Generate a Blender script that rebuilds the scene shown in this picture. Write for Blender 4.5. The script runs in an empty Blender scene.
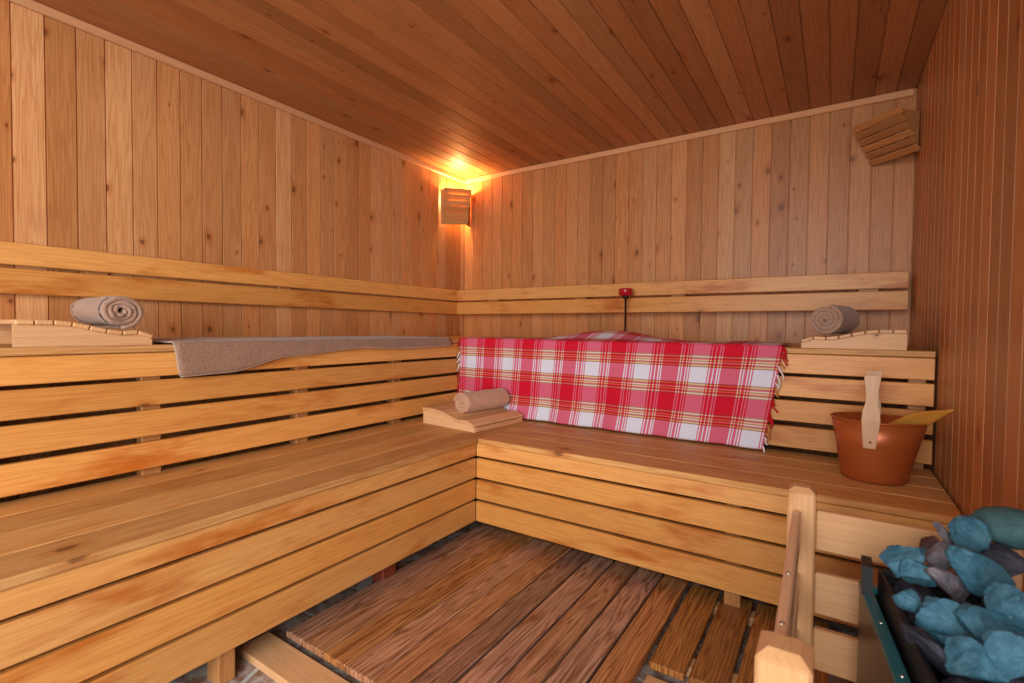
import bpy, bmesh, math, random
from mathutils import Vector, Matrix, noise, Quaternion
random.seed(11)
SC = bpy.context.scene
COL = SC.collection
PI = math.pi
V3 = Vector

# ------------------------------------------------------------------ camera
cam_d = bpy.data.cameras.new('camera')
cam = bpy.data.objects.new('camera', cam_d); COL.objects.link(cam)
YAW, PITCH, ROLL, FPX = .5813, -.0265, .010, 489.44
fw = V3((-math.sin(YAW)*math.cos(PITCH), math.cos(YAW)*math.cos(PITCH), math.sin(PITCH)))
rt = V3((math.cos(YAW), math.sin(YAW), 0)); up = rt.cross(fw)
r2 = rt*math.cos(ROLL) + up*math.sin(ROLL); u2 = -rt*math.sin(ROLL) + up*math.cos(ROLL)
m = Matrix((r2, u2, -fw)).transposed().to_4x4(); m.translation = V3((2.41546, -2.990575, .95))
cam.matrix_world = m
cam_d.sensor_width = 36; cam_d.lens = FPX/1024*36
cam_d.clip_start = .02
cam_d.dof.use_dof = True; cam_d.dof.focus_distance = 2.4; cam_d.dof.aperture_fstop = 4.5
SC.camera = cam

# ------------------------------------------------------------------ world, lights, exposure
w = bpy.data.worlds.new('world'); SC.world = w; w.use_nodes = True
w.node_tree.nodes['Background'].inputs[0].default_value = (.95, .97, 1, 1)
w.node_tree.nodes['Background'].inputs[1].default_value = .24
def area(name, loc, target, sx, sy, power, col):
    l = bpy.data.lights.new(name, 'AREA'); l.shape = 'RECTANGLE'; l.size = sx; l.size_y = sy
    l.energy = power; l.color = col
    o = bpy.data.objects.new(name, l); COL.objects.link(o); o.location = loc
    o.rotation_euler = (V3(target)-V3(loc)).to_track_quat('-Z', 'Y').to_euler()
    return o
area('doorway_daylight', (2.5, -4.8, 1.4), (.8, -1.2, .85), 2.4, 2.1, 200, (1, .94, .88))
vs = SC.view_settings
vs.view_transform = 'Standard'; vs.look = 'None'; vs.gamma = 1; vs.use_curve_mapping = False
SC.display_settings.display_device = 'sRGB'
vs.exposure = -.30

# ------------------------------------------------------------------ node helpers
class N:
    def __init__(s, name):
        s.m = bpy.data.materials.new(name); s.m.use_nodes = True
        s.t = s.m.node_tree; s.b = s.t.nodes['Principled BSDF']
    def n(s, t, **k):
        x = s.t.nodes.new(t)
        for a, v in k.items(): setattr(x, a, v)
        return x
    def put(s, sock, v):
        if isinstance(v, bpy.types.NodeSocket): s.t.links.new(v, sock)
        else:
            if hasattr(sock.default_value, '__len__') and not hasattr(v, '__len__'): v = [v]*len(sock.default_value)
            if hasattr(v, '__len__') and len(v) == 3 and len(sock.default_value) == 4: v = (*v, 1)
            sock.default_value = v
    def math(s, op, a, b=0, c=None, clamp=False):
        x = s.n('ShaderNodeMath', operation=op, use_clamp=clamp)
        s.put(x.inputs[0], a); s.put(x.inputs[1], b)
        if c is not None: s.put(x.inputs[2], c)
        return x.outputs[0]
    def uv(s, name='UVMap'): return s.n('ShaderNodeUVMap', uv_map=name).outputs[0]
    def sep(s, v):
        x = s.n('ShaderNodeSeparateXYZ'); s.put(x.inputs[0], v); return x.outputs
    def comb(s, a, b, c=0):
        x = s.n('ShaderNodeCombineXYZ'); s.put(x.inputs[0], a); s.put(x.inputs[1], b); s.put(x.inputs[2], c); return x.outputs[0]
    def noise(s, vec, scale=1, detail=2, rough=.5, dist=0):
        x = s.n('ShaderNodeTexNoise'); s.put(x.inputs['Vector'], vec); x.inputs['Scale'].default_value = scale
        x.inputs['Detail'].default_value = detail; x.inputs['Roughness'].default_value = rough; x.inputs['Distortion'].default_value = dist
        return x.outputs['Fac']
    def vor(s, vec, scale=1):
        x = s.n('ShaderNodeTexVoronoi', voronoi_dimensions='2D'); s.put(x.inputs['Vector'], vec); x.inputs['Scale'].default_value = scale
        return x
    def rng(s, v, a, b, c=0, d=1):
        x = s.n('ShaderNodeMapRange', interpolation_type='SMOOTHSTEP'); s.put(x.inputs[0], v)
        for i, q in zip((1, 2, 3, 4), (a, b, c, d)): s.put(x.inputs[i], q)
        return x.outputs[0]
    def mix(s, f, a, b, mode='MIX'):
        x = s.n('ShaderNodeMix', data_type='RGBA', blend_type=mode)
        s.put(x.inputs[0], f); s.put(x.inputs[6], a); s.put(x.inputs[7], b); return x.outputs[2]
    def bump(s, h, strength=.3, dist=.002):
        x = s.n('ShaderNodeBump'); s.put(x.inputs['Height'], h); x.inputs['Strength'].default_value = strength
        x.inputs['Distance'].default_value = dist; s.t.links.new(x.outputs[0], s.b.inputs['Normal'])
    def fin(s, color=None, rough=None, metal=0, spec=.5):
        if color is not None: s.put(s.b.inputs['Base Color'], color)
        if rough is not None: s.put(s.b.inputs['Roughness'], rough)
        s.b.inputs['Metallic'].default_value = metal
        s.b.inputs['Specular IOR Level'].default_value = spec
        return s.m

def wood(name, cols, knot=1.0, rings=.35, streak=.5, rough=.42, knotcol=(.12, .038, .014), ringscale=95, stain=0., spec=.4, tone=1.0, bump=.15, dk=(.68, .54, .41)):
    """cols: three tones a board may take; u runs across the board, v along it, both in metres"""
    s = N(name)
    u, v, _ = s.sep(s.uv()); ra, rb, _ = s.sep(s.uv('rnd'))
    c = s.mix(s.rng(ra, 0, .5), cols[0], cols[1]); c = s.mix(s.rng(ra, .5, 1), c, cols[2])
    br = s.math('MULTIPLY_ADD', rb, .34*tone, 1-.17*tone)
    # broad lengthwise figure
    fig = s.noise(s.comb(s.math('MULTIPLY', u, 14), s.math('MULTIPLY', v, .8)), 1, 3, .55)
    ph = s.math('ADD', s.math('MULTIPLY', u, ringscale), s.math('MULTIPLY', fig, ringscale*.32))
    ring = s.math('MULTIPLY_ADD', s.math('SINE', s.math('MULTIPLY', ph, 2*PI*.45)), .5, .5)
    ring = s.math('POWER', ring, 2.2)
    st = s.noise(s.comb(s.math('MULTIPLY', u, 230), s.math('MULTIPLY', v, 4)), 1, 3, .6)
    dark = s.mix(1.0, c, dk, 'MULTIPLY')
    c = s.mix(s.math('MULTIPLY', ring, rings), c, dark)
    c = s.mix(s.math('MULTIPLY', s.rng(st, .42, .72), streak), c, dark)
    c = s.mix(s.math('MULTIPLY', s.rng(fig, .35, .75), .30), c, s.mix(1.0, c, (.92, .70, .48), 'MULTIPLY'))
    h = s.math('ADD', s.math('MULTIPLY', ring, .5), st)
    if knot > 0:
        wob = s.noise(s.comb(s.math('MULTIPLY', u, 40), s.math('MULTIPLY', v, 40)), 1, 2)
        vo = s.vor(s.comb(s.math('MULTIPLY', u, 8.), s.math('MULTIPLY', v, 4.6)))
        gate = s.sep(vo.outputs['Color'])
        d = s.math('ADD', vo.outputs['Distance'], s.math('MULTIPLY_ADD', wob, .10, -.05))
        size = s.math('MULTIPLY_ADD', s.math('POWER', gate[1], 2.5), .115, .026)
        core = s.math('SUBTRACT', 1, s.rng(d, s.math('MULTIPLY', size, .45), size))
        halo = s.math('SUBTRACT', 1, s.rng(d, size, s.math('MULTIPLY', size, 2.6)))
        g = s.math('GREATER_THAN', gate[0], 1-.42*knot)
        c = s.mix(s.math('MULTIPLY', s.math('MULTIPLY', halo, g), .45), c, s.mix(1.0, c, (.75, .45, .25), 'MULTIPLY'))
        c = s.mix(s.math('MULTIPLY', s.math('MULTIPLY', core, g), .72), c, knotcol)
    if stain > 0:
        sn = s.noise(s.comb(s.math('MULTIPLY', u, 9), s.math('MULTIPLY', v, 2.2)), 1, 4, .6)
        c = s.mix(s.math('MULTIPLY', s.rng(sn, .5, .72), stain), c, s.mix(1.0, c, (.70, .42, .20), 'MULTIPLY'))
    x = s.n('ShaderNodeHueSaturation'); s.put(x.inputs['Value'], br); s.put(x.inputs['Color'], c)
    s.bump(h, bump, .001)
    return s.fin(x.outputs[0], rough, 0, spec)

M = {}
M['wall'] = wood('pine_cladding', [(.58, .280, .112), (.52, .230, .082), (.61, .325, .148)], knot=1.15, rings=.45, streak=.7, tone=.9, rough=.42)
M['ceil'] = wood('pine_ceiling', [(.52, .235, .090), (.46, .195, .07), (.55, .265, .11)], knot=.9, rings=.40, streak=.6, rough=.50, spec=.4)
M['bench'] = wood('bench_wood', [(.70, .355, .105), (.65, .31, .082), (.72, .38, .13)], knot=.14, rings=.30, streak=.42, rough=.40, stain=1.0, tone=.8)
M['seat'] = wood('seat_wood', [(.68, .385, .150), (.62, .335, .115), (.70, .41, .18)], knot=.15, rings=.5, streak=.9, rough=.52, stain=.6, spec=.3, tone=.9, dk=(.66, .54, .42))
M['pale'] = wood('pale_wood', [(.68, .41, .21), (.66, .385, .185), (.70, .435, .235)], knot=.1, rings=.22, streak=.28, rough=.42, tone=.6)
M['duck'] = wood('dark_deck_wood', [(.46, .24, .13), (.41, .24, .17), (.54, .25, .09)], knot=.25, rings=1., streak=1., rough=.30, tone=1.7, ringscale=120, spec=.6, bump=.35, dk=(.40, .30, .25))
M['duckl'] = wood('brown_deck_wood', [(.42, .19, .050), (.44, .20, .055), (.38, .165, .048)], knot=.1, rings=1., streak=1., rough=.36, ringscale=120, bump=.35, dk=(.45, .34, .28))
M['post'] = wood('support_wood', [(.42, .20, .07), (.38, .175, .06), (.44, .22, .08)], knot=.2)
M['redblock'] = wood('red_stained_wood', [(.17, .035, .02)]*3, knot=0)
M['trim'] = wood('trim_wood', [(.64, .35, .18)]*3, knot=0, rings=.1, streak=.2)
M['lamp'] = wood('lamp_wood', [(.56, .27, .10), (.52, .25, .09), (.58, .30, .12)], knot=0, rings=.3, streak=.4)
M['handle'] = wood('daylit_rail_handle_wood', [(.80, .54, .35)]*3, knot=0, rings=.2, streak=.25)  # lightened so the guard's side rails carry daylight in their colour
M['ladle'] = wood('amber_ladle_wood', [(.66, .31, .05)]*3, knot=0, rings=.2, streak=.3)

def plain(name, col, rough=.5, metal=0, spec=.5, emit=None, es=0):
    s = N(name); s.fin(col, rough, metal, spec)
    if emit: s.put(s.b.inputs['Emission Color'], emit); s.b.inputs['Emission Strength'].default_value = es
    return s.m
M['screw'] = plain('screw_steel', (.75, .75, .78), .25, 1)
M['red'] = plain('red_gloss', (.42, .008, .02), .15)
M['rod'] = plain('dark_rod', (.03, .022, .018), .35, .6)
M['steel_dark'] = plain('heater_dark_steel', (.012, .011, .016), .45, .2)
M['steel_blue'] = plain('heater_rim_enamel', (.02, .14, .17), .35, .2)
M['casing'] = plain('heater_brown_casing', (.04, .022, .014), .30, .5)
M['bulb_on'] = plain('lit_bulb', (1, .8, .5), .4, emit=(1, .56, .20), es=1150)
M['bulb_off'] = plain('unlit_bulb', (.75, .72, .66), .3)
M['socket'] = plain('bulb_socket', (.7, .68, .62), .4)
def copper():
    s = N('copper_enamel'); g = s.noise(s.n('ShaderNodeTexCoord').outputs['Object'], 9, 3)
    return s.fin(s.mix(g, (.36, .085, .018), (.46, .12, .03)), .34, .35, .5)
M['copper'] = copper()
def terry(name, ca, cb, sc=420):
    s = N(name); o = s.n('ShaderNodeTexCoord').outputs['Object']
    a = s.noise(o, sc, 2, .7); b = s.noise(o, 26, 3)
    c = s.mix(s.math('MULTIPLY_ADD', a, .7, s.math('MULTIPLY', b, .3)), ca, cb)
    s.bump(a, .8, .003)
    s.b.inputs['Sheen Weight'].default_value = .25
    return s.fin(c, .95, 0, .1)
M['taupe'] = terry('taupe_terry', (.17, .095, .062), (.56, .38, .29), 170)
M['beige'] = terry('beige_terry', (.34, .165, .09), (.72, .46, .32), 170)
M['drape'] = terry('brown_terry', (.13, .065, .042), (.44, .28, .20), 130)
M['hem'] = terry('towel_hem', (.36, .25, .20), (.50, .37, .30), 300)
def stone(name, ca, cb):
    s = N(name); o = s.n('ShaderNodeTexCoord').outputs['Object']
    a = s.noise(o, 34, 6, .65); b = s.vor(o, 60)
    f = s.noise(o, 300, 2, .7)
    c = s.mix(s.rng(a, .3, .7), ca, cb); c = s.mix(s.math('MULTIPLY', s.rng(f, .5, .75), .35), c, (.02, .04, .06))
    s.bump(s.math('ADD', a, s.math('MULTIPLY', f, .3)), .6, .006)
    return s.fin(c, .7, 0, .35)
M['st_bluelit'] = stone('blue_daylit_stone', (.026, .115, .19), (.075, .225, .32))  # grey stones with the bluish daylight put into their colour
M['st_teallit'] = stone('teal_daylit_stone', (.040, .115, .135), (.07, .165, .185))  # grey stone, its teal is the cool daylight painted in
M['st_grey'] = stone('mauve_grey_stone', (.12, .115, .15), (.25, .23, .27))
M['st_dark'] = stone('slate_gap_shade_stone', (.018, .022, .04), (.06, .06, .085))
M['st_rust'] = stone('rust_dark_stone', (.06, .025, .022), (.11, .05, .045))
def floor_mat():
    s = N('flagstone_floor'); o = s.n('ShaderNodeTexCoord').outputs['Object']
    vo = s.n('ShaderNodeTexVoronoi', feature='DISTANCE_TO_EDGE'); s.put(vo.inputs['Vector'], o); vo.inputs['Scale'].default_value = 5.5
    vc = s.vor(o, 5.5); n1 = s.noise(o, 22, 5, .65); n2 = s.noise(o, 90, 3)
    c = s.mix(s.rng(n1, .38, .62), (.24, .13, .09), (.46, .43, .41))
    c = s.mix(s.math('MULTIPLY', s.rng(n2, .5, .75), .5), c, (.55, .53, .50))
    c = s.mix(s.rng(vo.outputs['Distance'], .012, .035, 1, 0), c, (.50, .56, .58))
    s.bump(n1, .4, .005)
    return s.fin(c, .55)
M['floor'] = floor_mat()
def plaid():
    """woven check: warp colour by u (metres), weft colour by v (metres down from the fold)"""
    s = N('red_white_check_cloth'); u, v, _ = s.sep(s.uv())
    P = .247
    def ramp(x, stops):
        fr = s.math('FRACT', s.math('MULTIPLY', x, 1/P))
        r = s.n('ShaderNodeValToRGB'); r.color_ramp.interpolation = 'CONSTANT'; s.put(r.inputs[0], fr)
        e = r.color_ramp.elements
        while len(e) > 1: e.remove(e[-1])
        e[0].position = 0; e[0].color = (*stops[0][1], 1)
        for p, c in stops[1:]:
            q = e.new(p); q.color = (*c, 1)
        return r.outputs[0]
    R = (.56, .008, .030); W = (.64, .68, .83); Y = (.72, .42, .10); B = (.22, .06, .015); CR = (.75, .62, .38)
    def band(p0, p1, seq):
        k = len(seq); return [(p0+(p1-p0)*i/k, c) for i, c in enumerate(seq)]
    warp = [(0, R)] + band(.30, .50, [W, R, W, R, R, W, R, W, R]) + [(.50, W)] + band(.79, .999, [R, W, R, R, W, R, R, W, R, W])
    weft = [(0, R)] + band(.30, .51, [B, CR, B, R, Y, B, CR, R, B, Y, B]) + [(.51, W)] + band(.78, .999, [B, Y, B, R, CR, B, Y, R, B, CR, B])
    cu = ramp(u, warp); cv = ramp(v, weft)
    tw = s.noise(s.comb(s.math('MULTIPLY', u, 900), s.math('MULTIPLY', v, 900)), 1, 1)
    f = s.math('MULTIPLY_ADD', tw, .3, .36)
    g = s.n('ShaderNodeGamma'); s.put(g.inputs[0], s.mix(1., cu, cv, 'MULTIPLY')); g.inputs[1].default_value = .5
    c = s.mix(s.math('MULTIPLY_ADD', tw, .2, .72), s.mix(f, cu, cv), g.outputs[0])
    s.bump(tw, .25, .0008)
    return s.fin(c, .85, 0, .15)
M['plaid'] = plaid()
M['fr_red'] = plain('fringe_red', (.5, .01, .02), .9, spec=.1)
M['fr_white'] = plain('fringe_white', (.7, .66, .66), .9, spec=.1)
M['fr_amber'] = plain('fringe_amber', (.5, .22, .06), .9, spec=.1)

# ------------------------------------------------------------------ mesh helpers
class MB:
    def __init__(s):
        s.bm = bmesh.new(); s.uv = s.bm.loops.layers.uv.new('UVMap'); s.rn = s.bm.loops.layers.uv.new('rnd')
    def face(s, pts, uvs=None, rnd=(.5, .5), smooth=False, mat=0):
        vs_ = [s.bm.verts.new(p) for p in pts]
        f = s.bm.faces.new(vs_); f.smooth = smooth; f.material_index = mat
        for i, l in enumerate(f.loops):
            if uvs: l[s.uv].uv = uvs[i]
            l[s.rn].uv = rnd
        return f
    def board(s, a, b, wdir, W, T, bev=.003, rnd=None, tilt=None):
        """a plank from a to b (centres of its ends), W wide along wdir, T thick, with eased edges"""
        a, b = V3(a), V3(b); L = (b-a).length; x = (b-a)/L
        y = V3(wdir); y = (y - x*y.dot(x)).normalized(); z = x.cross(y)
        rnd = rnd or (random.random(), random.random()); ou, ov = random.random()*40, random.random()*40
        t = bmesh.new(); bmesh.ops.create_cube(t, size=1)
        for q in t.verts: q.co = V3((q.co.x*L, q.co.y*W, q.co.z*T))
        if bev: bmesh.ops.bevel(t, geom=list(t.edges), offset=min(bev, T*.4), segments=1, affect='EDGES')
        mp = {}
        o = (a+b)/2
        for q in t.verts: mp[q] = s.bm.verts.new(o + x*q.co.x + y*q.co.y + z*q.co.z)
        for f in t.faces:
            n = f.normal; g = s.bm.faces.new([mp[q] for q in f.verts])
            for l, k in zip(g.loops, f.verts):
                c = k.co
                if abs(n.x) > .8: uvc = (c.y, c.z*.3)
                elif abs(n.y) > abs(n.z): uvc = (c.z, c.x)
                else: uvc = (c.y + T*.5, c.x)
                l[s.uv].uv = (uvc[0]+ou, uvc[1]+ov); l[s.rn].uv = rnd
        t.free()
        return s
    def lathe(s, prof, origin, axis=(0, 0, 1), seg=24, caps=True):
        z = V3(axis).normalized(); x = z.orthogonal().normalized(); y = z.cross(x); o = V3(origin)
        rings = []
        for r, h in prof:
            rings.append([s.bm.verts.new(o + z*h + (x*math.cos(2*PI*i/seg) + y*math.sin(2*PI*i/seg))*max(r, 1e-5)) for i in range(seg)])
        for A, B in zip(rings, rings[1:]):
            for i in range(seg):
                f = s.bm.faces.new((A[i], A[(i+1) % seg], B[(i+1) % seg], B[i])); f.smooth = True
        if caps:
            s.bm.faces.new(rings[0][::-1]); s.bm.faces.new(rings[-1])
        return s
    def tube(s, pts, rad, seg=8):
        pts = [V3(p) for p in pts]; rings = []
        for i, p in enumerate(pts):
            d = (pts[min(i+1, len(pts)-1)] - pts[max(i-1, 0)]).normalized(); x = d.orthogonal().normalized(); y = d.cross(x)
            r = rad[i] if hasattr(rad, '__len__') else rad
            rings.append([s.bm.verts.new(p + (x*math.cos(2*PI*k/seg)+y*math.sin(2*PI*k/seg))*r) for k in range(seg)])
        for A, B in zip(rings, rings[1:]):
            if True:
                # keep the rings aligned
                best = min(range(seg), key=lambda q: sum((A[k].co-B[(k+q) % seg].co).length for k in range(seg)))
                for k in range(seg):
                    f = s.bm.faces.new((A[k], A[(k+1) % seg], B[(k+1+best) % seg], B[(k+best) % seg])); f.smooth = True
        s.bm.faces.new(rings[0][::-1]); s.bm.faces.new(rings[-1])
        return s
    def build(s, name, mat, parent=None):
        bmesh.ops.recalc_face_normals(s.bm, faces=list(s.bm.faces))
        me = bpy.data.meshes.new(name); s.bm.to_mesh(me); s.bm.free()
        for q in (mat if isinstance(mat, (list, tuple)) else [mat]): me.materials.append(q)
        o = bpy.data.objects.new(name, me); COL.objects.link(o)
        if parent:
            o.parent = parent
            o.matrix_parent_inverse = parent.matrix_world.inverted()
        return o
def tag(o, label, cat, group=None, kind=None):
    o['label'] = label; o['category'] = cat
    if group: o['group'] = group
    if kind: o['kind'] = kind
    return o
def thing(name, label, cat, loc=(0, 0, 0), group=None):
    o = bpy.data.objects.new(name, None); COL.objects.link(o); o.empty_display_size = .05
    o.location = loc; o.matrix_world = Matrix.Translation(V3(loc))
    return tag(o, label, cat, group)
def structure(name, mb, mat):
    o = mb.build(name, mat); o['kind'] = 'structure'; return o
def one(name, mat, parent, *a, **k): return MB().board(*a, **k).build(name, mat, parent)

# ------------------------------------------------------------------ room shell
W, H, YF = 2.7178, 2.10, -3.30
def cladding(mb, o, du, dv, nrm, LU, LV, pw, vjoin=None):
    """tongue and groove planks: du across, dv along, nrm into the room"""
    o, du, dv, nrm = V3(o), V3(du), V3(dv), V3(nrm); n = math.ceil(LU/pw - 1e-4)
    g, dep = .0032, .0055
    for i in range(n):
        a, b = i*pw, min((i+1)*pw, LU)
        if b-a < .01: continue
        rnd = (random.random(), random.random()); ou, ov = random.random()*60, random.random()*60
        P = [(a, -dep), (a+g*.4, -dep), (a+g, 0), (b-g, 0), (b-g*.4, -dep), (b, -dep)]
        for (p, hp), (q, hq) in zip(P, P[1:]):
            pts = [o+du*p+nrm*hp, o+du*q+nrm*hq, o+du*q+nrm*hq+dv*LV, o+du*p+nrm*hp+dv*LV]
            mb.face(pts, [(ou+p, ov), (ou+q, ov), (ou+q, ov+LV), (ou+p, ov+LV)], rnd)
def slab(mb, a, b):
    a, b = V3(a), V3(b); c = (a+b)/2; d = b-a
    mb.board((a.x, c.y, c.z), (b.x, c.y, c.z), (0, 1, 0), d.y, d.z, bev=0)
mb = MB(); cladding(mb, (0, YF, 0), (0, 1, 0), (0, 0, 1), (1, 0, 0), -YF, H, .088)
slab(mb, (-.06, YF, 0), (-.0056, .0, H)); structure('wall_left', mb, M['wall'])
mb = MB(); cladding(mb, (0, 0, 0), (1, 0, 0), (0, 0, 1), (0, -1, 0), W, H, .088)
slab(mb, (-.06, .0056, 0), (W+.06, .06, H)); structure('wall_back', mb, M['wall'])
mb = MB(); cladding(mb, (W, 0, 0), (0, -1, 0), (0, 0, 1), (-1, 0, 0), -YF, H, .088)
slab(mb, (W+.0056, YF, 0), (W+.06, .0, H)); structure('wall_right', mb, M['wall'])
mb = MB(); cladding(mb, (0, YF, H), (1, 0, 0), (0, 1, 0), (0, 0, -1), W, -YF, .088)
slab(mb, (-.06, YF-.06, H+.0056), (W+.06, .06, H+.06)); structure('ceiling', mb, M['ceil'])
mb = MB(); cladding(mb, (0, YF, 0), (1, 0, 0), (0, 0, 1), (0, 1, 0), .30, H, .088)
slab(mb, (-.06, YF-.06, 0), (.30, YF-.0056, H)); structure('wall_front', mb, M['wall'])
mb = MB(); mb.face([(-.06, YF-.4, 0), (W+.06, YF-.4, 0), (W+.06, .06, 0), (-.06, .06, 0)])
mb.face([(-.06, YF-.4, -.05), (-.06, .06, -.05), (W+.06, .06, -.05), (W+.06, YF-.4, -.05)])
structure('floor', mb, M['floor'])
mb = MB(); mb.board((.008, YF+.01, H-.018), (.008, -.016, H-.018), (0, 0, 1), .034, .015, bev=.004); structure('trim_1', mb, M['trim'])
mb = MB(); mb.board((.001, -.008, H-.018), (W-.012, -.008, H-.018), (0, 0, 1), .034, .015, bev=.004); structure('trim_2', mb, M['trim'])

# ------------------------------------------------------------------ benches
U_, V_, L_, M_ = .608, .793, 1.12, 1.295
YE = -2.98                                   # the left benches end near the front wall
def front(parent, a, b, zs, nrm, T=.022):
    """face boards; a,b: ends on the front plane, nrm points out"""
    a, b, n = V3(a), V3(b), V3(nrm)
    for z0, z1 in zs:
        c = V3((0, 0, (z0+z1)/2)) - n*T/2
        one('front_board', M['bench'], parent, a+c, b+c, (0, 0, 1), z1-z0, T, bev=.0025)
def seats(parent, a, b, inward, depth, n, z, T=.022, mat='seat', gap=.004, lead=.010):
    a, b, i = V3(a), V3(b), V3(inward); wd = (depth+lead)/n
    for k in range(n):
        o = i*(-lead + wd*(k+.5)) + V3((0, 0, z-T/2))
        one('seat_board', M[mat], parent, a+o, b+o, i, wd-gap, T, bev=.003)
UF = [(.786, .862), (.6945, .7735), (.597, .679), (.494, .578)]
LF = [(.391, .447), (.2965, .381), (.2025, .2865), (.1036, .192)]
ub1 = thing('upper_bench', 'long upper slatted bench along left wall, under the brown towel', 'bench', (.3, -1.6, 0))
front(ub1, (U_, YE, 0), (U_, -V_+.0, 0), UF, (1, 0, 0))
seats(ub1, (0, YE, 0), (0, -.005, 0), (-1, 0, 0), .598, 4, .8861)
for o in ub1.children:
    if o.name.startswith('seat_board'): o.location.x += U_
for y in (-2.315, -1.78, -1.255, -2.9):
    one('support_post', M['post'], ub1, (U_-.046, y, .001), (U_-.046, y, .862), (0, 1, 0), .055, .045)
ub2 = thing('upper_bench', 'upper slatted bench along back wall, behind the red checked cloth', 'bench', (1.6, -.4, 0))
front(ub2, (U_-.022, -V_, 0), (2.709, -V_, 0), UF, (0, -1, 0))
seats(ub2, (U_+.012, 0, 0), (2.709, 0, 0), (0, 1, 0), .775, 5, .8861)
for o in ub2.children:
    if o.name.startswith('seat_board'): o.location.y -= V_
for x in (.95, 1.75, 2.665):
    one('support_post', M['post'], ub2, (x, -V_+.046, .001), (x, -V_+.046, .862), (1, 0, 0), .05, .045)
lb1 = thing('lower_bench', 'wide lower bench seat in front of left wall, honey coloured boards', 'bench', (.9, -1.9, 0))
front(lb1, (L_, YE, 0), (L_, -M_, 0), LF, (1, 0, 0))
seats(lb1, (L_, YE, 0), (L_, -V_-.001, 0), (-1, 0, 0), .56, 4, .4707)
for y in (-2.335, -2.93):
    one('support_post', M['post'], lb1, (L_-.06, y, .001), (L_-.06, y, .447), (0, 1, 0), .045, .06)
one('support_post', M['redblock'], lb1, (L_-.055, -1.77, .001), (L_-.055, -1.77, .447), (0, 1, 0), .06, .06)
lb2 = thing('lower_bench', 'lower bench seat in front of back wall, carrying the copper bucket', 'bench', (1.9, -1.0, 0))
front(lb2, (L_, -M_, 0), (2.711, -M_, 0), LF, (0, -1, 0))
seats(lb2, (L_+.014, -M_, 0), (2.711, -M_, 0), (0, 1, 0), .545, 4, .4707)
for x in (.95, 2.157, 2.64):
    one('support_post', M['post'], lb2, (x, -M_+.055, .001), (x, -M_+.055, .447), (1, 0, 0), .05, .06)

for t_, x0, x1, zt in ((ub1, .004, U_-.024, .862), (lb1, .56, L_-.024, .447)):
    one('light_stop_panel', M['post'], t_, ((x0+x1)/2, YE+.008, .001), ((x0+x1)/2, YE+.008, zt), (1, 0, 0), x1-x0, .014)  # unseen panels added to keep light out of the bench gaps
# ------------------------------------------------------------------ backrests
BE, BL = .125, .034
br1 = thing('backrest', 'two board wooden backrest rail running along the left wall', 'backrest', (.02, -1.6, 1.05))
for z0, z1 in ((1.154, 1.2316), (1.0536, 1.142)):
    one('rail_board', M['bench'], br1, (BL-.009, YE, (z0+z1)/2), (BL-.009, -BE-.001, (z0+z1)/2), (0, 0, 1), z1-z0, .018)
for y in (-2.28, -1.5, -.7):
    one('batten', M['post'], br1, (.009, y, 1.06), (.009, y, 1.225), (0, 1, 0), .07, .015)
br2 = thing('backrest', 'two board wooden backrest rail along the back wall beside the red knob', 'backrest', (1.35, -.05, 1.05))
for z0, z1 in ((1.154, 1.2316), (1.0536, 1.142)):
    one('rail_board', M['bench'], br2, (BL-.014, -BE+.009, (z0+z1)/2), (W-.02, -BE+.009, (z0+z1)/2), (0, 0, 1), z1-z0, .018)
for x in (.35, 1.04, 1.66, 2.55):
    one('batten', M['post'], br2, (x, -.055, 1.06), (x, -.055, 1.225), (1, 0, 0), .08, .100)

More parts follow.
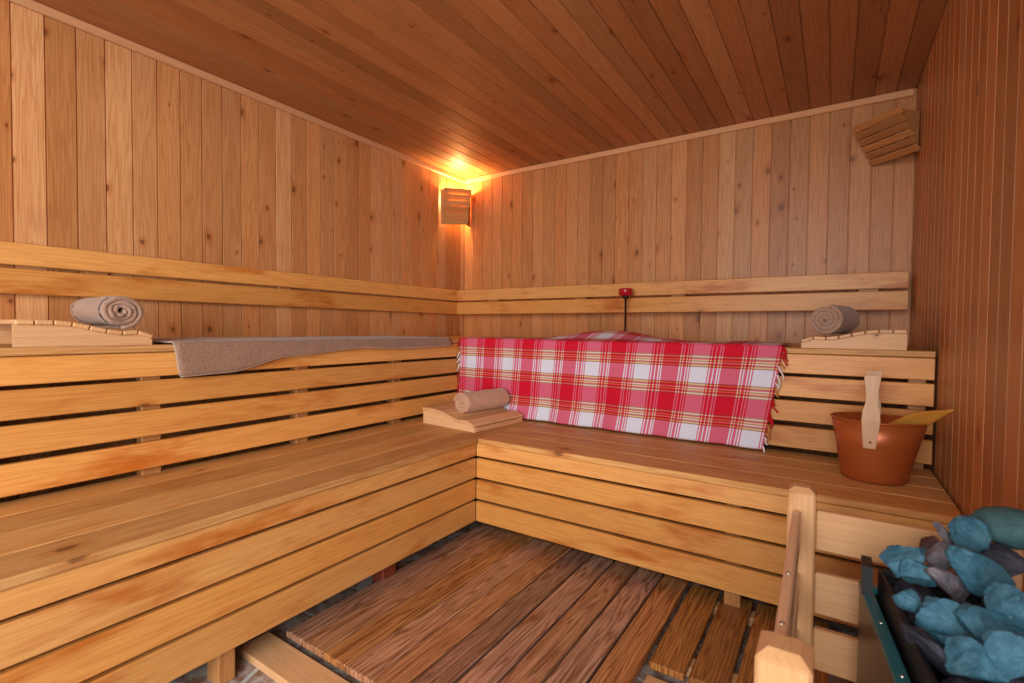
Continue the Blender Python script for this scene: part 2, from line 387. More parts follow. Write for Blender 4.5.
# ------------------------------------------------------------------ wooden headrests
HP = [(0, .073), (.09, .073), (.135, .066), (.185, .051), (.235, .044), (.272, .047), (.297, .041), (.315, .031)]   # height above the bench along its width
def hp(x, sc):
    x /= sc
    for (a, p), (b, q) in zip(HP, HP[1:]):
        if a <= x <= b: return p + (q-p)*(x-a)/(b-a)
    return HP[-1][1]
def headrest(label, o, ax, ay, depth, sc=1.0, hs=1.0, end=False):
    """ax: direction from high end to low end; ay: into depth (slat direction)"""
    o, ax, ay = V3(o), V3(ax).normalized(), V3(ay).normalized(); up_ = V3((0, 0, 1))
    t = thing('headrest', label, 'headrest', o, 'slatted wooden headrests')
    th = .018; st = .013
    n = 26
    for d0 in (0, depth-th):
        mb = MB(); rnd = (random.random(), random.random()); ou = random.random()*30
        prev = None
        top = [o + ax*(.315*sc*i/n) + up_*(hp(.315*sc*i/n, sc)*hs-st) + ay*d0 for i in range(n+1)]
        bot = [o + ax*(.315*sc*i/n) + ay*d0 + up_*.0005 for i in range(n+1)]
        for i in range(n):
            u0, u1 = .315*sc*i/n, .315*sc*(i+1)/n
            for off in (0, th):
                q = ay*off
                mb.face([bot[i]+q, bot[i+1]+q, top[i+1]+q, top[i]+q], [(ou, u0), (ou, u1), (ou+(top[i+1]-bot[i+1]).z, u1), (ou+(top[i]-bot[i]).z, u0)], rnd)
            mb.face([top[i], top[i+1], top[i+1]+ay*th, top[i]+ay*th], [(ou, u0), (ou, u1), (ou+th, u1), (ou+th, u0)], rnd)
            mb.face([bot[i], bot[i+1], bot[i+1]+ay*th, bot[i]+ay*th], [(ou, u0), (ou, u1), (ou+th, u1), (ou+th, u0)], rnd)
        for k in (0, n):
            mb.face([bot[k], top[k], top[k]+ay*th, bot[k]+ay*th], [(ou, 0), (ou+.04, 0), (ou+.04, th), (ou, th)], rnd)
        bmesh.ops.remove_doubles(mb.bm, verts=list(mb.bm.verts), dist=1e-5)
        mb.build('side_panel', M['pale'], t)
    if end:
        e = o + ax*(.315*sc-.006) + up_*((HP[-1][1]*hs-st)/2)
        one('end_board', M['pale'], t, e + ay*.019, e + ay*(depth-.019), (0, 0, 1), HP[-1][1]*hs-st-.001, .011, bev=.001)
    ns = 8; pitch = .315*sc/ns
    for k in range(ns):
        x0, x1 = k*pitch+.0012, (k+1)*pitch-.0012
        p0 = o + ax*x0 + up_*(hp(x0, sc)*hs-st/2); p1 = o + ax*x1 + up_*(hp(x1, sc)*hs-st/2)
        c = (p0+p1)/2; wd = p1-p0
        one('slat', M['pale'], t, c - ay*.009, c + ay*(depth+.004), wd, wd.length, st, bev=.0025)
    return t
headrest('slatted wavy wooden headrest on the left upper bench under a rolled towel', (.60, -2.632, .8861), (0, 1, 0), (-1, 0, 0), .36, 1.0, 1.02)
headrest('slatted wavy wooden headrest on the back upper bench near the right wall', (2.632, -.785, .8861), (-1, 0, 0), (0, 1, 0), .36, 1.02, 1.0)
lowhead_axis = V3((.99, -.10, 0)).normalized(); lowhead_in = V3((.10, .99, 0)).normalized()
headrest('slatted wavy wooden headrest on the lower bench in the inner corner', (.70, -1.185, .4707), lowhead_axis, lowhead_in, .36, 1.12, 1.12, True)

# ------------------------------------------------------------------ rolled towels
def towel_roll(label, c, axis, R, length, mat, turns=3.4, seed=0, start=0., squash=.93, spin=1):
    random.seed(seed)
    c, ax = V3(c), V3(axis).normalized(); zz = V3((0, 0, 1)); zz = (zz - ax*zz.dot(ax)).normalized(); xx = ax.cross(zz)*spin
    mb = MB(); bm = mb.bm
    N_ = 150; lift = R/turns; r0 = .003
    def mid(t): return r0 + (R-lift*.45-r0)*t
    secs = [(0, .62), (.003, .86), (.008, .97), (.02, .98)] + [(length*k/12, .95) for k in range(1, 12)] + [(length-.02, .98), (length-.008, .97), (length-.003, .86), (length, .62)]
    rows = []
    for s_, wf in secs:
        A, B = [], []
        for i in range(N_+1):
            t_ = (i/N_)**.8; th = start + 2*PI*turns*t_
            r = mid(t_); hw = lift*.462*wf
            if i == N_: hw *= .5
            for lst, rr in ((A, r+hw), (B, max(r-hw, .0006))):
                x, z = math.cos(th)*rr, math.sin(th)*rr*squash
                p = c + ax*s_ + xx*x + zz*z
                nz = noise.noise(p*38+V3((seed, 0, 0)))*.0022 + noise.noise(p*95)*.0016 + noise.noise(p*14)*.003
                d = (xx*x+zz*z); d = d.normalized() if d.length > 1e-6 else zz
                # the two ends of the roll bulge a little, coil by coil
                p += d*nz + ax*(noise.noise(V3((th*.7, seed, 3)))*.006*(1 if s_ < .03 or s_ > length-.03 else .3))
                lst.append(bm.verts.new(p))
        rows.append((A, B))
    for (A, B), (A2, B2) in zip(rows, rows[1:]):
        for i in range(N_):
            for P, Q, fl in ((A, A2, 0), (B, B2, 1)):
                q = (P[i], P[i+1], Q[i+1], Q[i]); f = bm.faces.new(q[::-1] if fl else q); f.smooth = True
        f = bm.faces.new((A[N_], B[N_], B2[N_], A2[N_])); f.smooth = True
        f = bm.faces.new((B[0], A[0], A2[0], B2[0])); f.smooth = True
    for A, B in (rows[0], rows[-1]):
        for i in range(N_): f = bm.faces.new((A[i], A[i+1], B[i+1], B[i])); f.smooth = True
    o = mb.build('rolled_towel', mat)
    return tag(o, label, 'towel', 'rolled towels on headrests')
towel_roll('rolled taupe towel on the headrest at the left wall', (.590, -2.391, .9905), (-1, -.10, 0), .063, .205, M['taupe'], seed=3, start=2.2, squash=.86, spin=-1)
towel_roll('rolled grey-taupe towel on the headrest near the right wall', (2.385, -.772, .9965), (.24, .97, 0), .064, .25, M['taupe'], seed=7, start=-1.2, squash=.96)
towel_roll('rolled pinkish beige towel on the low corner headrest', (.895, -1.125, .5790), (.17, .985, 0), .064, .29, M['beige'], seed=9, start=.5, squash=.88)
random.seed(21)

# ------------------------------------------------------------------ brown towel over the left bench
def interp(tab, x):
    if x <= tab[0][0]: return tab[0][1]
    for (a, p), (b, q) in zip(tab, tab[1:]):
        if x <= b:
            f = (x-a)/(b-a); f = f*f*(3-2*f); return p + (q-p)*f
    return tab[-1][1]
def draped(name, nu, prof, mat, thick, uvf=None):
    """prof(i/nu) -> list of points along one strand from back edge to front hem"""
    mb = MB(); grid = [[V3(p) for p in prof(i/nu)] for i in range(nu+1)]
    vv = [[mb.bm.verts.new(p) for p in row] for row in grid]
    for i in range(nu):
        for j in range(len(vv[0])-1):
            f = mb.bm.faces.new((vv[i][j], vv[i+1][j], vv[i+1][j+1], vv[i][j+1])); f.smooth = True
            if uvf:
                for l, (a, b) in zip(f.loops, ((i, j), (i+1, j), (i+1, j+1), (i, j+1))): l[mb.uv].uv = uvf(a, b)
    o = mb.build(name, mat)
    md = o.modifiers.new('cloth_thickness', 'SOLIDIFY'); md.thickness = thick; md.offset = 1
    return o, grid
DROP = [(-2.26, .108), (-2.12, .104), (-1.86, .055), (-1.52, .033), (-1.27, .042), (-1.02, .040), (-.89, .036)]
def brown_prof(f):
    y0 = -2.262 + 1.372*f; pts = []; zt = .8885; xe = U_+.013
    drop = interp(DROP, y0)
    for k in range(13):
        g = k/12; x = .10 + (xe-.014-.10)*g
        y = y0 - .03*(1-g)*(1-f) + .004*math.sin(g*7+f*20)
        z = zt + .004*noise.noise(V3((x*9, y*7, 1))) + .003
        if g < .08: z -= .001
        pts.append((x, y, z))
    for k in range(1, 5):
        a = k/4*PI/2; pts.append((xe-.012+.013*math.sin(a), y0, zt-.010+.012*math.cos(a)))
    for k in range(1, 9):
        g = k/8; z = zt-.010-(drop-.012)*g
        pts.append((xe+.002+.004*g*(1+noise.noise(V3((y0*8, g*2, 5)))) + .002, y0+.012*g*(1-f), z))
    return pts
bt, grid = draped('draped_towel', 90, brown_prof, M['drape'], .006)
tag(bt, 'flat brown terry towel spread along the left upper bench edge', 'towel')
mb = MB(); mb.tube([row[-1]+V3((.003, 0, 0)) for row in grid], .0034, 6); mb.build('hem', M['hem'], bt)
mb = MB(); mb.tube([p+V3((.002, -.001, .003)) for p in grid[0]], .0034, 6); mb.build('hem', M['hem'], bt)

# ------------------------------------------------------------------ red checked cloth
def cloth_prof(f):
    pts = []; ye = -V_-.014; zt = .8895
    xt = .628 + (2.252-.628)*f
    xb = .612 + (2.19-.612)*f
    lump = math.exp(-((xt-1.44)/.25)**2)
    rip = lambda g: (.002+.005*g)*math.sin(f*34+1+g)+.003*math.sin(f*71)*g+.008*g*noise.noise(V3((f*9, g*3, 2)))
    for k in range(15):
        g = k/14; y = -.46 - .02*math.sin(f*9) + (ye+.012+.46)*g
        z = zt + .003 + .003*noise.noise(V3((xt*8, y*9, 7)))
        z += (.060*lump + .010*math.exp(-((xt-2.1)/.16)**2))*math.exp(-((g-.42)/.25)**2)
        z += .016*lump*math.sin(g*9+1)*math.exp(-((g-.5)/.3)**2)*.6
        pts.append((xt + .01*math.sin(g*5), y, max(z, zt+.001)))
    for k in range(1, 5):
        a = k/4*PI/2; pts.append((xt, ye+.010-.012*math.sin(a), zt-.010+.012*math.cos(a)))
    hz = zt-.010; bz = .478 - .0*f
    for k in range(1, 25):
        g = k/24; z = hz + (bz-hz)*g
        y = ye - .003 - .020*max(0, g-.8)/.2*.8 + rip(g)
        pts.append((xt+(xb-xt)*g, min(y, -V_-.005), z))
    return pts
NU = 120
g0 = cloth_prof(0)
def cloth_uv(i, j):
    f = i/NU; u = .628 + 1.624*f
    tot = 0
    # distance down from the fold: index 18 is the end of the rounded fold
    return (u + UOFF, (VTAB[j]) + VOFF)
VTAB = []; acc = 0
for j, p in enumerate(g0):
    if j: acc += (V3(p)-V3(g0[j-1])).length
    VTAB.append(acc)
fold = VTAB[16]
VTAB = [x-fold for x in VTAB]
UOFF, VOFF = .247-.715-.089, .031
cl, grid = draped('checked_cloth', NU, cloth_prof, M['plaid'], .003, cloth_uv)
tag(cl, 'red and white checked cloth hanging over the back upper bench', 'cloth')
cl.data.update()
def fringe(edge, sgn, js, mats):
    mb = MB(); random.seed(5 if sgn > 0 else 6)
    for q, j in enumerate(js):
        p = edge[j]; L = .025+.035*random.random()
        pts = [p + V3((-.003*sgn, -.003, 0))]
        dx = (.2+random.random()*.55)*sgn
        for k in range(1, 6):
            g = k/5; pts.append(p + V3((sgn*.024*dx*sgn*g + .004*math.sin(q+g*5), -.006-.004*math.sin(g*4+q), -L*g*.9)))
        n0 = len(mb.bm.faces)
        mb.tube(pts, [.004, .0042, .0036, .0032, .003, .0036], 6)
        mb.bm.faces.ensure_lookup_table()
        for f in mb.bm.faces[n0:]: f.material_index = mats[q % len(mats)]
    return mb.build('fringe', [M['fr_red'], M['fr_white'], M['fr_amber']], cl)
fringe(grid[-1], 1, [16, 18, 19, 21, 22, 24, 26, 27, 30, 31, 33, 34, 36, 38, 39, 41], [0, 0, 0, 2, 1, 1, 1, 2, 0, 0, 0, 0, 2, 2, 1, 1])
fringe(grid[0], -1, [16, 17, 18, 20, 22, 24, 26, 29, 31, 33], [0, 0, 0, 2, 1, 1, 1, 0, 0, 0])

# ------------------------------------------------------------------ red knob on a rod
kx, ky = 1.383, -.20
t = thing('knobbed_rod', 'thin dark rod topped by a glossy red knob, standing behind the checked cloth', 'rod', (kx, ky, .8861))
MB().lathe([(.028, .0005), (.028, .006), (.010, .010), (.0055, .014), (.0055, .262)], (kx, ky, .8861)).build('shaft', M['rod'], t)
MB().lathe([(.006, .246), (.016, .250), (.020, .262)], (kx, ky, .8861)).build('collar', M['rod'], t)
MB().lathe([(.018, .262), (.034, .265), (.041, .270), (.042, .300), (.040, .305), (.032, .307)], (kx, ky, .8861)).build('knob', M['red'], t)

# ------------------------------------------------------------------ bucket and ladle
bx_, by_, bz_ = 2.533, -1.015, .4712
t = thing('bucket', 'copper coloured sauna bucket with upright wooden handle lug on the lower bench', 'bucket', (bx_, by_, bz_))
def oval(prof, seg=64, a=1.0, b=.86):
    mb = MB(); rings = []
    for r, h, in prof:
        rings.append([mb.bm.verts.new((bx_+.008*h/.2+math.cos(2*PI*i/seg)*r*a, by_+math.sin(2*PI*i/seg)*r*b, bz_+h)) for i in range(seg)])
    for A, B in zip(rings, rings[1:]):
        for i in range(seg):
            f = mb.bm.faces.new((A[i], A[(i+1) % seg], B[(i+1) % seg], B[i])); f.smooth = True
    mb.bm.faces.new(rings[0][::-1]); mb.bm.faces.new(rings[-1])
    return mb
oval([(.070, 0), (.084, .002), (.0885, .008), (.092, .03), (.110, .12), (.1265, .198), (.1245, .198), (.108, .12), (.088, .012), (.0, .010)]).build('body', M['copper'], t)
mb = MB(); pts = [(bx_+.008+math.cos(2*PI*i/64)*.1268, by_+math.sin(2*PI*i/64)*.1268*.86, bz_+.198) for i in range(65)]
mb.tube(pts, .0032, 8); mb.build('rim', M['copper'], t)
def lug(sy):
    # outline: width by height, carved waist
    prof = [(.118, .0150), (.125, .0165), (.16, .0195), (.205, .0235), (.235, .0215), (.26, .0155), (.285, .0145), (.31, .0165), (.335, .0205), (.342, .0205), (.346, .018)]
    mb = MB(); th = .009; rnd = (.5, .5); rows = []
    for h, hw in prof:
        out = .112 + (.1275-.112)*(h-.12)/.08
        if h > .2: out = .1275 + (h-.2)*.04
        yc = by_ + sy*(out*.86+.0055)
        xc = bx_+.008*h/.2 + (-.022 if sy < 0 else -.005)- .006*(h-.12)/.2
        ring = []
        for sx, sd in ((-1, 1), (-.7, 1.0), (.7, 1.0), (1, 1), (1, -1), (-1, -1)):
            d = th/2*sd*(1.15 if abs(sx) < 1 else 1)
            ring.append(mb.bm.verts.new((xc+sx*hw, yc+sy*d, bz_+h)))
        rows.append((ring, h))
    for (A, h0), (B, h1) in zip(rows, rows[1:]):
        n = len(A)
        for i in range(n):
            f = mb.bm.faces.new((A[i], A[(i+1) % n], B[(i+1) % n], B[i]))
            for l, (uu, vv_) in zip(f.loops, ((i*.008, h0), ((i+1)*.008, h0), ((i+1)*.008, h1), (i*.008, h1))): l[mb.uv].uv = (uu, vv_)
    mb.bm.faces.new(rows[0][0][::-1]); mb.bm.faces.new(rows[-1][0])
    o = mb.build('handle_lug', M['handle'], t)
    MB().lathe([(.0035, 0), (.0035, .003), (.002, .004)], (bx_+(-.016 if sy < 0 else .001), by_+sy*(.113*.86+.0105), bz_+.138), (0, sy, 0), 10).build('rivet', M['rod'], o)
lug(-1); lug(1)
t = thing('ladle', 'amber wooden ladle leaning in the copper bucket, handle pointing right', 'ladle', (2.5, -1.0, .5))
mb = MB(); A, B = V3((2.565, -.985, .618)), V3((2.7105, -1.112, .728)); d = (B-A); n_ = 14; side = (V3((d.y, -d.x, 0)).normalized()*.45 + V3((0, 0, .9))).normalized(); side = (side - d.normalized()*side.dot(d.normalized())).normalized()
rows = []
nrm = d.cross(side).normalized()
for i in range(n_+1):
    g = i/n_; hw = .024 + .002*math.sin(g*PI) - .023*max(0, g-.55)/.45; hw = max(hw, .0025); th = .0055*(1-.4*g)
    c = A + d*g + V3((0, 0, .006*math.sin(g*PI)))
    rows.append([mb.bm.verts.new(c+side*a*hw+nrm*b*th) for a, b in ((-1, -.6), (-.6, -1), (.6, -1), (1, -.6), (1, .6), (.6, 1), (-.6, 1), (-1, .6))])
for i, (P, Q) in enumerate(zip(rows, rows[1:])):
    for k in range(8):
        f = mb.bm.faces.new((P[k], P[(k+1) % 8], Q[(k+1) % 8], Q[k])); f.smooth = True
        for l, uvq in zip(f.loops, ((k*.006, i*.02), (k*.006+.006, i*.02), (k*.006+.006, i*.02+.02), (k*.006, i*.02+.02))): l[mb.uv].uv = uvq
mb.bm.faces.new(rows[0][::-1]); mb.bm.faces.new(rows[-1])
mb.build('handle', M['ladle'], t)
MB().lathe([(.0, -.030), (.020, -.027), (.033, -.012), (.036, .008), (.033, .008), (.029, -.010), (.016, -.022), (.0, -.024)], (2.515, -.965, .575), (-.3, .2, 1), 24, caps=False).build('scoop', M['ladle'], t)

# ------------------------------------------------------------------ corner lamps
def corner_lamp(label, A0, B0, A1, B1, wl, wr, lit, bulb, n=6, sh=.037):
    """A/B: left/right slat ends, 0 bottom 1 top; wl, wr: wall ends of the side panels"""
    A0, B0, A1, B1 = V3(A0), V3(B0), V3(A1), V3(B1)
    t = thing('corner_lamp', label, 'lamp', (A0+B0)/2)
    up_ = (A1-A0).normalized(); axis = (B0-A0).normalized(); out = axis.cross(up_).normalized()
    if (out.dot(V3((A0+B0)/2)-V3(bulb))) < 0: out = -out
    for k in range(n):
        g = k/(n-1); a = A0.lerp(A1, g); b = B0.lerp(B1, g)
        tilt = (up_*.93+out*.37).normalized()
        one('slat', M['lamp'], t, a, b, tilt, sh, .009, bev=.002)
    for a0, a1, wv, s_ in ((A0, A1, V3(wl), 1), (B0, B1, V3(wr), -1)):
        mb = MB(); ins = axis*(.045 if lit and s_ > 0 else .014)*s_
        p = [a0+ins-out*.006-up_*.012, a1+ins-out*.006+up_*.012, V3((wv.x, wv.y, a1.z+.012)), V3((wv.x, wv.y, a0.z-.012))]
        q = [x+axis*.010*s_ for x in p]
        for P in (p, q[::-1]): mb.face(P, [(0, 0), (0, .2), (.1, .2), (.1, 0)])
        for i in range(4): mb.face([p[i], q[i], q[(i+1) % 4], p[(i+1) % 4]], [(0, 0), (.01, 0), (.01, .2), (0, .2)])
        bmesh.ops.remove_doubles(mb.bm, verts=list(mb.bm.verts), dist=1e-6)
        mb.build('side_panel', M['lamp'], t)
    bm_ = MB().lathe([(.0, -.026), (.012, -.024), (.022, -.012), (.024, .002), (.019, .016), (.011, .026)], bulb, (0, 0, 1), 20, caps=False)
    o = bm_.build('bulb', M['bulb_on' if lit else 'bulb_off'], t)
    MB().lathe([(.013, .0), (.014, .03), (.010, .034)], V3(bulb)+V3((0, 0, -.058)), (0, 0, 1), 16).build('socket', M['socket'], t)
    return t
corner_lamp('glowing slatted wooden lamp in the left back corner under the ceiling', (.026, -.298, 1.722), (.126, -.122, 1.738), (.030, -.282, 1.945), (.145, -.105, 1.955), (.004, -.285), (.06, -.004), True, (.045, -.125, 1.925), sh=.043)
corner_lamp('unlit slatted wooden lamp in the right back corner under the ceiling', (2.548, -.022, 1.772), (2.711, -.182, 1.772), (2.473, -.085, 1.925), (2.640, -.250, 1.925), (2.56, -.004), (2.714, -.15), False, (2.65, -.075, 1.86), sh=.034)

# ------------------------------------------------------------------ floor grates and planks
yb = -1.19
g1 = thing('duckboard', 'large dark reddish brown wooden floor grate between the benches', 'floor grate', (1.5, -1.7, 0))
ed = [1.080, 1.158, 1.254, 1.350, 1.444, 1.536, 1.629, 1.721, 1.815, 1.910, 2.005]
for i, (a, b) in enumerate(zip(ed, ed[1:])):
    gp = .002 if i < 5 else .0045
    one('slat', M['duck'], g1, ((a+b)/2, -2.162, .040), ((a+b)/2, yb+.004*(i % 3), .040), (1, 0, 0), b-a-gp*2, .020, bev=.0025)
for y in (-2.08, -1.68, -1.26):
    one('cross_batten', M['duck'], g1, (1.085, y, .0155), (1.99, y, .0155), (0, 1, 0), .05, .029)
g2 = thing('duckboard', 'short light brown floor grate with wide gaps beside the dark grate', 'floor grate', (2.2, -1.45, 0))
for a, b in ((2.016, 2.108), (2.120, 2.212), (2.226, 2.318), (2.332, 2.424)):
    one('slat', M['duckl'], g2, ((a+b)/2, -1.690, .040), ((a+b)/2, yb-.01, .040), (1, 0, 0), b-a, .020, bev=.0025)
for y in (-1.60, -1.25):
    one('cross_batten', M['pale'], g2, (2.022, y, .0155), (2.42, y, .0155), (0, 1, 0), .05, .029)
tag(MB().board((1.0, -2.214, .012), (1.75, -2.218, .012), (0, 1, 0), .094, .022).build('floor_plank', M['pale']),
    'loose pale plank on the floor at the foot of the left bench', 'plank')
tag(MB().board((2.015, -1.752, .012), (2.60, -1.757, .012), (0, 1, 0), .10, .022).build('floor_plank', M['pale']),
    'pale pinkish plank on the floor in front of the light brown grate', 'plank')

# ------------------------------------------------------------------ heater guard fence
gf = thing('heater_guard', 'pale wooden guard fence with two posts and slatted rails around the heater', 'guard fence', (2.38, -2.1, 0))
def gpost(x, y, wd, top):
    mb = MB(); mb.board((x, y, .001), (x, y, top-.008), (1, 0, 0), wd, wd, bev=.004)
    h = wd/2-.001; k = h-.011
    lo = [V3((x+a*h, y+b*h, top-.0085)) for a, b in ((-1, -1), (1, -1), (1, 1), (-1, 1))]; hi = [V3((x+a*k, y+b*k, top)) for a, b in ((-1, -1), (1, -1), (1, 1), (-1, 1))]
    mb.face(hi, [(0, 0), (wd, 0), (wd, wd), (0, wd)])
    for i in range(4): mb.face([lo[i], lo[(i+1) % 4], hi[(i+1) % 4], hi[i]], [(0, 0), (wd, 0), (wd, .01), (0, .01)])
    mb.build('post', M['pale'], gf)
gpost(2.3665, -1.770, .052, .618)
gpost(2.378, -2.372, .055, .602)
GZ = [(.488, .572), (.352, .440), (.232, .320)]
for z0, z1 in GZ:
    one('back_rail', M['pale'], gf, (2.393, -1.772, (z0+z1)/2), (2.705, -1.772, (z0+z1)/2), (0, 0, 1), z1-z0, .018)
for z0, z1 in GZ:
    o = one('side_rail', M['handle'], gf, (2.3585, -1.797, (z0+z1)/2), (2.3695, -2.343, (z0+z1)/2), (0, 0, 1), z1-z0, .015)  # paler than the back rails, daylight from above painted into the wood
    if z1 > .5:
        for y, x in ((-2.12, 2.365), (-2.275, 2.368)):
            MB().lathe([(.0036, 0), (.0036, .0012), (.0022, .0022)], (x, y, z1-.0003), (0, 0, 1), 12).build('screw', M['screw'], o)

# ------------------------------------------------------------------ sauna heater
hx0, hx1, hy0, hy1 = 2.464, 2.712, -2.46, -1.925
HPOLY = [(2.464, -1.925), (2.520, -2.46), (2.712, -2.46), (2.712, -1.925)]
ht = thing('sauna_heater', 'dark steel sauna heater box filled with stones behind the guard fence', 'heater', (2.6, -2.19, 0))
def inset(poly, d):
    c = V3((sum(p[0] for p in poly)/4, sum(p[1] for p in poly)/4)); out = []
    n = len(poly)
    for i in range(n):
        p, q, r = (V3((*poly[k % n], 0)) for k in (i-1, i, i+1))
        a = (q-p).normalized(); b = (r-q).normalized(); na = V3((-a.y, a.x, 0)); nb = V3((-b.y, b.x, 0))
        m_ = (na+nb).normalized(); o = q + m_*d/max(.2, m_.dot(na)); out.append((o.x, o.y))
    return out
def tray(mb, poly, z0, z1, th):
    P, Q = poly, inset(poly, th)
    for i in range(4):
        j = (i+1) % 4
        mb.face([(*P[i], z0), (*P[j], z0), (*P[j], z1), (*P[i], z1)]); mb.face([(*Q[j], z0), (*Q[i], z0), (*Q[i], z1), (*Q[j], z1)])
        mb.face([(*P[i], z1), (*P[j], z1), (*Q[j], z1), (*Q[i], z1)]); mb.face([(*P[j], z0), (*P[i], z0), (*Q[i], z0), (*Q[j], z0)])
    bmesh.ops.remove_doubles(mb.bm, verts=list(mb.bm.verts), dist=1e-6)
    return mb
tray(MB(), HPOLY, .14, .494, .006).build('casing', M['casing'], ht)
mb = MB(); q = inset(HPOLY, .007)
mb.face([(*p, .30) for p in q]); mb.face([(*p, .31) for p in q[::-1]])
for i in range(4): mb.face([(*q[i], .30), (*q[(i+1) % 4], .30), (*q[(i+1) % 4], .31), (*q[i], .31)])
mb.build('stone_floor', M['steel_dark'], ht)
o = tray(MB(), inset(HPOLY, -.001), .494, .504, .016).build('rim', M['steel_blue'], ht)
for y in (-2.19, -2.06):
    MB().lathe([(.0030, 0), (.0030, .001), (.002, .002)], (2.464+(-1.925-y)*.105+.008, y, .504), (0, 0, 1), 10).build('rivet', M['screw'], o)
tray(MB(), inset(HPOLY, .022), .31, .545, .004).build('liner', M['steel_dark'], ht)
tray(MB(), inset(HPOLY, .030), .31, .535, .003).build('stone_basket', M['steel_dark'], ht)
mb = MB(); slab(mb, (hx0+.001, hy1-.05, .504), (hx0+.016, hy1-.001, .553)); mb.build('corner_bracket', M['steel_dark'], ht)
for x, y in ((hx0+.08, hy0+.02), (hx1-.02, hy0+.02), (hx0+.02, hy1-.02), (hx1-.02, hy1-.02)):
    mb = MB(); mb.board((x, y, .001), (x, y, .141), (1, 0, 0), .024, .024); mb.build('leg', M['steel_dark'], ht)
random.seed(4)
def rock(label, c, size, rot, mat, seed, rough=1.0, cuts=11):
    rg = random.Random(seed); bm = bmesh.new(); bmesh.ops.create_icosphere(bm, subdivisions=4, radius=1)
    pl = []
    for k in range(cuts):
        n = V3((rg.gauss(0, 1), rg.gauss(0, 1), rg.gauss(0, 1))).normalized(); pl.append((n, .52+.30*rg.random()))
    for v in bm.verts:
        if rough > .3:
            for n, d in pl:
                e = v.co.dot(n)-d
                if e > 0: v.co -= n*e
            v.co += v.co.normalized()*(noise.noise(v.co*1.7+V3((seed, 2, 0)))*.05 + noise.noise(v.co*6+V3((seed, 0, 0)))*.075 + noise.noise(v.co*15+V3((0, seed, 0)))*.018)*rough
        else: v.co += v.co.normalized()*noise.noise(v.co*1.2+V3((seed, 2, 0)))*.06
    for f in bm.faces: f.smooth = True
    E_ = Matrix.Diagonal((*size, 1)); from_rot = Matrix.Rotation(rot[2], 4, 'Z') @ Matrix.Rotation(rot[1], 4, 'Y') @ Matrix.Rotation(rot[0], 4, 'X')
    bm.transform(from_rot @ E_)
    me = bpy.data.meshes.new('stone'); bm.to_mesh(me); bm.free(); me.materials.append(mat)
    if rough > .3: me.set_sharp_from_angle(angle=.42)
    o = bpy.data.objects.new('heater_stone', me); COL.objects.link(o); o.location = c
    return tag(o, label, 'stone', 'stones heaped on the heater')
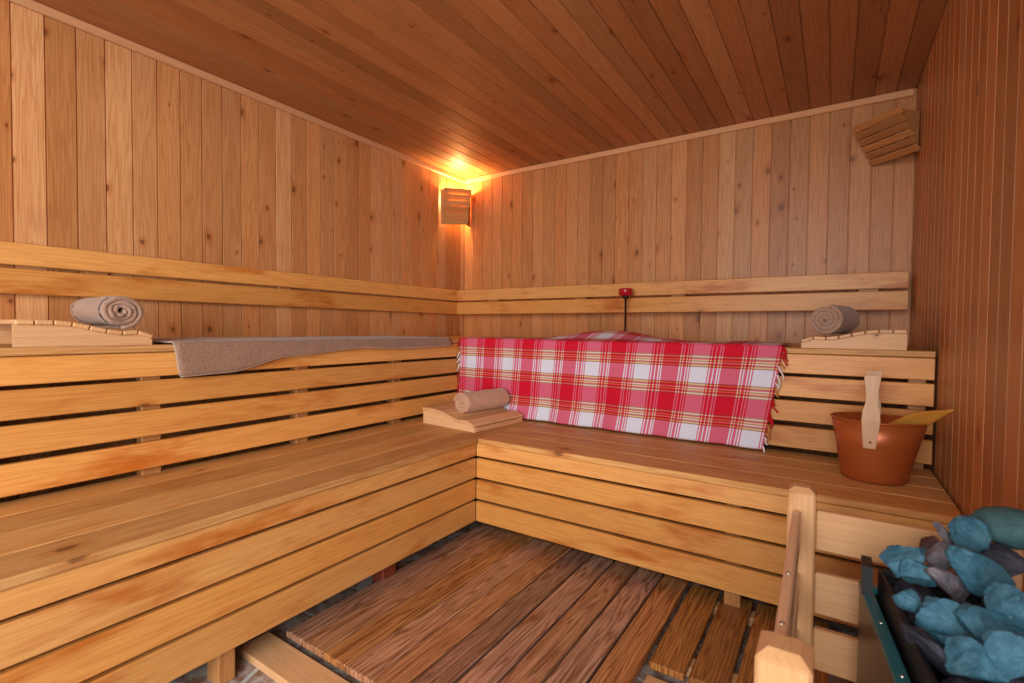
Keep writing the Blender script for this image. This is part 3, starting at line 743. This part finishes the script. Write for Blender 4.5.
ST = [
 ('large smooth rounded teal-lit grey stone at the back of the heater by the right wall', (2.6625, -1.8841, 0.635), (0.05, 0.046, 0.031), (0, 0, .58), 'st_teallit', 1, 0.1),
 ('knobbly upright blue-lit stone on top of the pile left of the smooth rounded stone', (2.6017, -1.9444, 0.625), (0.031, 0.028, 0.034), (0, 0.1, .58), 'st_bluelit', 2, 1),
 ('long bright blue-lit slab sloping down the middle right of the heater stones', (2.6004, -2.0318, 0.6), (0.056, 0.034, 0.028), (0, 0.7, .58), 'st_bluelit', 3, 0.9),
 ('thin sharp pointed shard sticking up from the back edge of the heater stones', (2.5728, -1.9362, 0.62), (0.031, 0.012, 0.008), (0, 0.95, .58), 'st_grey', 4, 0.8),
 ('elongated pale blue-lit stone at the back left corner of the heater', (2.5201, -1.9978, 0.59), (0.046, 0.028, 0.022), (0, -0.5, .58), 'st_bluelit', 5, 1),
 ('small rust dark stone tucked behind the elongated pale blue-lit stone', (2.5629, -1.9023, 0.585), (0.019, 0.018, 0.018), (0, 0, .58), 'st_rust', 6, 1),
 ('mauve grey stone behind the pile below the pointed shard', (2.5683, -1.9562, 0.59), (0.026, 0.024, 0.024), (0, 0.3, .58), 'st_grey', 7, 1),
 ('blue-lit stone just in front of the elongated pale blue-lit stone', (2.5349, -2.0218, 0.58), (0.027, 0.026, 0.025), (0, 0.1, .58), 'st_bluelit', 8, 1),
 ('long pinkish grey stone lying diagonally in the middle of the pile', (2.5658, -2.0331, 0.58), (0.046, 0.026, 0.019), (0, 0.8, .58), 'st_grey', 9, 1),
 ('small pointed blue-lit stone near the left rim of the heater', (2.5124, -2.0957, 0.565), (0.02, 0.018, 0.017), (0, -0.3, .58), 'st_bluelit', 10, 1),
 ('broad blue-lit stone in the centre front of the heater pile', (2.5442, -2.1271, 0.565), (0.04, 0.034, 0.032), (0, 0.2, .58), 'st_bluelit', 11, 1),
 ('broad blue-lit faceted stone right of the centre front stone', (2.5854, -2.1426, 0.575), (0.042, 0.034, 0.026), (0, -0.25, .58), 'st_bluelit', 12, 1),
 ('blue-lit grey stone lowest in the picture at the heater front', (2.5664, -2.2087, 0.56), (0.04, 0.032, 0.026), (0, 0.15, .58), 'st_bluelit', 13, 1),
 ('blue-lit stone at the right edge below the dark slate stones', (2.6142, -2.1291, 0.6), (0.028, 0.03, 0.035), (0, 0.1, .58), 'st_bluelit', 14, 1),
 ('dark slate stone under the smooth rounded stone', (2.6456, -1.9317, 0.59), (0.038, 0.036, 0.028), (0, 0.2, .58), 'st_dark', 15, 1),
 ('blue-lit stone in the bottom right corner of the heater', (2.5946, -2.2128, 0.585), (0.029, 0.028, 0.028), (0, 0.3, .58), 'st_bluelit', 16, 1),
 ('flat navy slab leaning in the left front of the heater', (2.5288, -2.1718, 0.54), (0.044, 0.034, 0.015), (0, 0.9, .58), 'st_dark', 17, 0.7),
 ('small blue-lit chip wedged below the centre front stone', (2.5501, -2.1515, 0.548), (0.024, 0.018, 0.013), (0, 0.1, .58), 'st_bluelit', 18, 1),
]
for lab, c, s_, r_, mt, sd, rg_ in ST: rock(lab, c, s_, r_, M[mt], sd, rg_)
for k in range(18):  # filler stones, the shade of the gaps put into their dark colour
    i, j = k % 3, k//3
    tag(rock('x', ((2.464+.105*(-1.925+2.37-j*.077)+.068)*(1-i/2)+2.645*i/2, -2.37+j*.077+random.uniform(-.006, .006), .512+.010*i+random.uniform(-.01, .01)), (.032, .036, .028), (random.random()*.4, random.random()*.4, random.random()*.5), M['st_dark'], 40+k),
        'filler stone darkened as shade in the lower layer of the heater pile', 'stone', 'shade-dark filler stones deep in the heater')
